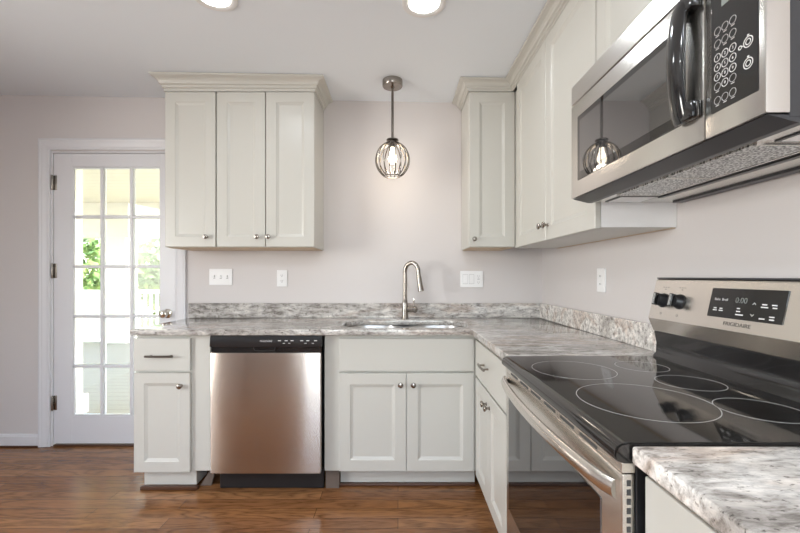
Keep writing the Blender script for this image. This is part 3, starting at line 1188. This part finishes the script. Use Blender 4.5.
for y, v, w in ((1.160, .060, .010), (1.160, .054, .014), (1.139, .060, .010), (1.139, .054, .014), (1.082, .064, .010), (1.081, .056, .013), (1.076, .047, .024),
                (1.008, .080, .014), (1.007, .073, .020), (.981, .080, .014), (.979, .073, .012), (1.008, .043, .016), (.982, .050, .014), (.981, .043, .013)):
    dash(y, v, w)
for s, v in ((1, .080), (-1, .050)):
    MB().tube([on_guard(1.037 - .0045, v - s * .002, .0026), on_guard(1.037, v + s * .003, .0026), on_guard(1.037 + .0045, v - s * .002, .0026)], .0007, 6).build('arrow_mark', M['print'], dp)
t = MB()
t.text('0:00', on_guard(1.078, .086, .0023), (0, -1, 0), vs, .022)
t.build('clock_digits', M['dimprint'], dp)
MB().text('FRIGIDAIRE', on_guard(1.080, .0185, .0002), (0, -1, 0), vs, .0150, .0004, 1.15).build('maker_name', M['darkprint'], bg)
for y in (1.392, 1.312):
    t = MB()
    t.ring(on_guard(y, .0215, .0002), (0, -1, 0), vs, .0035, .0042, .0003, 12)
    t.ring(on_guard(y, .108, .0002), (0, -1, 0), vs, .001, .002, .0003, 8)
    for q in (-1, 0, 1):
        guard_box(t, y + q * .012 - .003, y + q * .012 + .003, .1145, .1162, .0002, .0006)
    t.build('knob_print', M['darkprint'], bg)
KN = [(0, 0), (.0255, 0), (.0255, .003), (.0225, .006), (.021, .022), (.019, .0245), (0, .0245)]
for y in (1.392, 1.312, .862, .782):
    b0 = on_guard(y, .068, .0005)
    k = MB().lathe(b0, nn, KN, 26).build('knob', M['black'], bg, True, 40)
    t = MB()
    guard_box(t, y - .0065, y + .0065, .068 - .022, .068 + .022, .0205, .036, .003)
    g = t.build('grip', M['blackgloss'], k, True)
    t = MB()
    guard_box(t, y - .0012, y + .0012, .068 - .018, .068 + .018, .0361, .0365)
    guard_box(t, y - .0062, y - .0050, .068 - .018, .068 + .018, .0361, .0364)
    t.build('pointer', M['print'], k)

# ------------------------------------------------------------------ pendant
px, py = -.035, 2.525
pz = ceil_z(px)
pn = thing('pendant_light', 'round wire cage pendant lamp on a nickel rod over the sink', 'lamp', (px, py, 1.85))
MB().lathe((px, py, pz - .001), (0, 0, -1), [(0, 0), (.064, 0), (.064, .034), (.060, .040), (.02, .044), (.012, .052), (0, .052)], 36).build('canopy', M['chrome'], pn, True)
MB().tube([(px, py, pz - .05), (px, py, 2.085)], .0080, 12).build('rod', M['bronze'], pn, True)
cz = 1.956
t = MB()
t.lathe((px, py, 2.088), (0, 0, -1), [(0, -.004), (.012, -.004), (.038, 0), (.039, .006), (.020, .010), (.020, .018), (.036, .020), (.036, .028), (.018, .030), (.017, .052), (0, .052)], 28)
t.build('socket', M['bronze'], pn, True)
Rr = .108
for k in range(18):
    a = 2 * PI * k / 18
    pts = []
    for q in range(15):
        th = .30 + (PI - .30 - .50) * q / 14
        pts.append((px + Rr * math.sin(th) * math.cos(a), py + Rr * math.sin(th) * math.sin(a), cz + 1.07 * Rr * math.cos(th)))
    MB().tube(pts, .0036, 6).build('rib', M['chrome'], pn, True)
t = MB()
rb = Rr * math.sin(.50)
t.tube([(px + rb * math.cos(2 * PI * k / 28), py + rb * math.sin(2 * PI * k / 28), cz - 1.07 * Rr * math.cos(.50)) for k in range(28)], .0035, 6, closed=True)
t.build('bottom_ring', M['bronze'], pn, True)
MB().lathe((px, py, 2.037), (0, 0, -1), [(0, 0), (.013, .0), (.014, .02), (.022, .045), (.028, .07), (.026, .088), (.015, .102), (0, .106)], 20).build('bulb', M['bulb'], pn, True)
pl = bpy.data.lights.new('pendant_glow', 'POINT')
pl.energy = 3.0
pl.color = (1, .88, .72)
pl.shadow_soft_size = .05
po = bpy.data.objects.new('pendant_glow', pl)
COL.objects.link(po)
po.location = (px, py, cz - .075)

# ------------------------------------------------------------------ recessed ceiling lights
def can(x, y, label, power=3.5):
    z = ceil_z(x) - .001
    o = thing('recessed_light', label, 'ceiling light', (x, y, z), 'recessed ceiling lights')
    MB().lathe((x, y, z), (0, 0, -1), [(.100, 0), (.100, .004), (.094, .007), (.078, .005), (.072, .002), (.072, 0)], 40, False).build('trim_ring', M['caulk'], o, True)
    MB().lathe((x, y, z), (0, 0, -1), [(0, 0), (.0715, 0), (.0715, .002), (0, .0025)], 36).build('lens', M['lens'], o, True)
    area('recessed_light_beam', (x, y, z - .02), (x, y, 0), .14, .14, power, (.86, .94, 1), 'DISK')


can(.118, 1.80, 'round recessed ceiling light in front of the pendant lamp')
can(-.827, 1.78, 'round recessed ceiling light above the three-door wall cabinet')
can(.118, -.4, 'round recessed ceiling light behind the viewer on the right', 19)  # unseen lamp added behind the camera as stronger fill
can(-.827, -.4, 'round recessed ceiling light behind the viewer in the middle', 19)  # second unseen lamp added to brighten the room

# ------------------------------------------------------------------ wall plates
def plate_back(name, label, cat, x, z, w, h):
    o = thing(name, label, cat, (x, D, z - h / 2))
    MB().box(x - w / 2, x + w / 2, D - .007, D - .0005, z - h / 2, z + h / 2, .003).build('plate', M['plate'], o)
    return o


def duplex(o, T, u, v):
    for s in (-1, 1):
        t = MB()
        t.slab(T, u - .017, u + .017, v + s * .020 - .014, v + s * .020 + .014, .002, .001)
        r = t.build('socket', M['plate'], o)
        t = MB()
        for q in (-1, 1):
            t.box(u + q * .006 - .001, u + q * .006 + .001, .0002, .0006, v + s * .020 - .003, v + s * .020 + .006, 0, T)
        t.box(u - .002, u + .002, .0002, .0006, v + s * .020 - .010, v + s * .020 - .006, 0, T)
        t.build('slots', M['slot'], r)


TP = TB(D - .0095)
o = plate_back('light_switch', 'white triple toggle switch plate on the wall above the left counter', 'switch', -1.264, 1.212, .165, .116)
for q in (-1, 0, 1):
    MB().box(-1.264 + q * .046 - .005, -1.264 + q * .046 + .005, D - .0185, D - .0072, 1.206, 1.224, .002).build('toggle', M['plate'], o)
    MB().box(-1.264 + q * .046 - .007, -1.264 + q * .046 + .007, D - .0078, D - .0071, 1.199, 1.203).build('toggle_slot', M['greymark'], o)
o = plate_back('wall_outlet', 'white duplex outlet on the back wall under the three-door cabinet', 'outlet', -.827, 1.202, .074, .118)
duplex(o, TP, -.827, 1.202)
o = plate_back('switch_outlet_plate', 'white combined switch and outlet plate right of the faucet', 'outlet', .526, 1.196, .162, .116)
for q in (-.047, -.002):
    MB().box(.526 + q - .0175, .526 + q + .0175, D - .0076, D - .0070, 1.196 - .034, 1.196 + .034).build('rocker_frame', M['greymark'], o)
    MB().box(.526 + q - .016, .526 + q + .016, D - .011, D - .0072, 1.196 - .032, 1.196 + .032, .002).build('rocker_switch', M['plate'], o)
t = MB().box(.526 + .047 - .0165, .526 + .047 + .0165, D - .009, D - .0072, 1.196 - .034, 1.196 + .034, .001)
g = t.build('socket', M['plate'], o)
t = MB()
for s in (-1, 1):
    for q in (-1, 1):
        t.box(.573 + q * .006 - .0012, .573 + q * .006 + .0012, D - .0096, D - .0091, 1.196 + s * .022 - .004, 1.196 + s * .022 + .005)
    t.box(.573 - .0025, .573 + .0025, D - .0096, D - .0091, 1.196 + s * .022 - .011, 1.196 + s * .022 - .007)
t.box(.573 - .008, .573 + .008, D - .0096, D - .0091, 1.1935, 1.1985)
t.build('slots', M['greymark'], g)
o = thing('wall_outlet', 'white outlet on the right wall between the corner and the range', 'outlet', (XR, 1.998, 1.137))
MB().box(XR - .007, XR - .0005, 1.957, 2.039, 1.137, 1.257, .003).build('plate', M['plate'], o)
TQ = TR(XR - .0095)
t = MB().slab(TQ, 1.981, 2.015, 1.163, 1.231, .002, .001)
g = t.build('socket', M['plate'], o)
t = MB()
for s in (-1, 1):
    for q in (-1, 1):
        t.box(1.998 + q * .006 - .0012, 1.998 + q * .006 + .0012, .0002, .0006, 1.197 + s * .020 - .004, 1.197 + s * .020 + .005, 0, TQ)
t.build('slots', M['slot'], g)
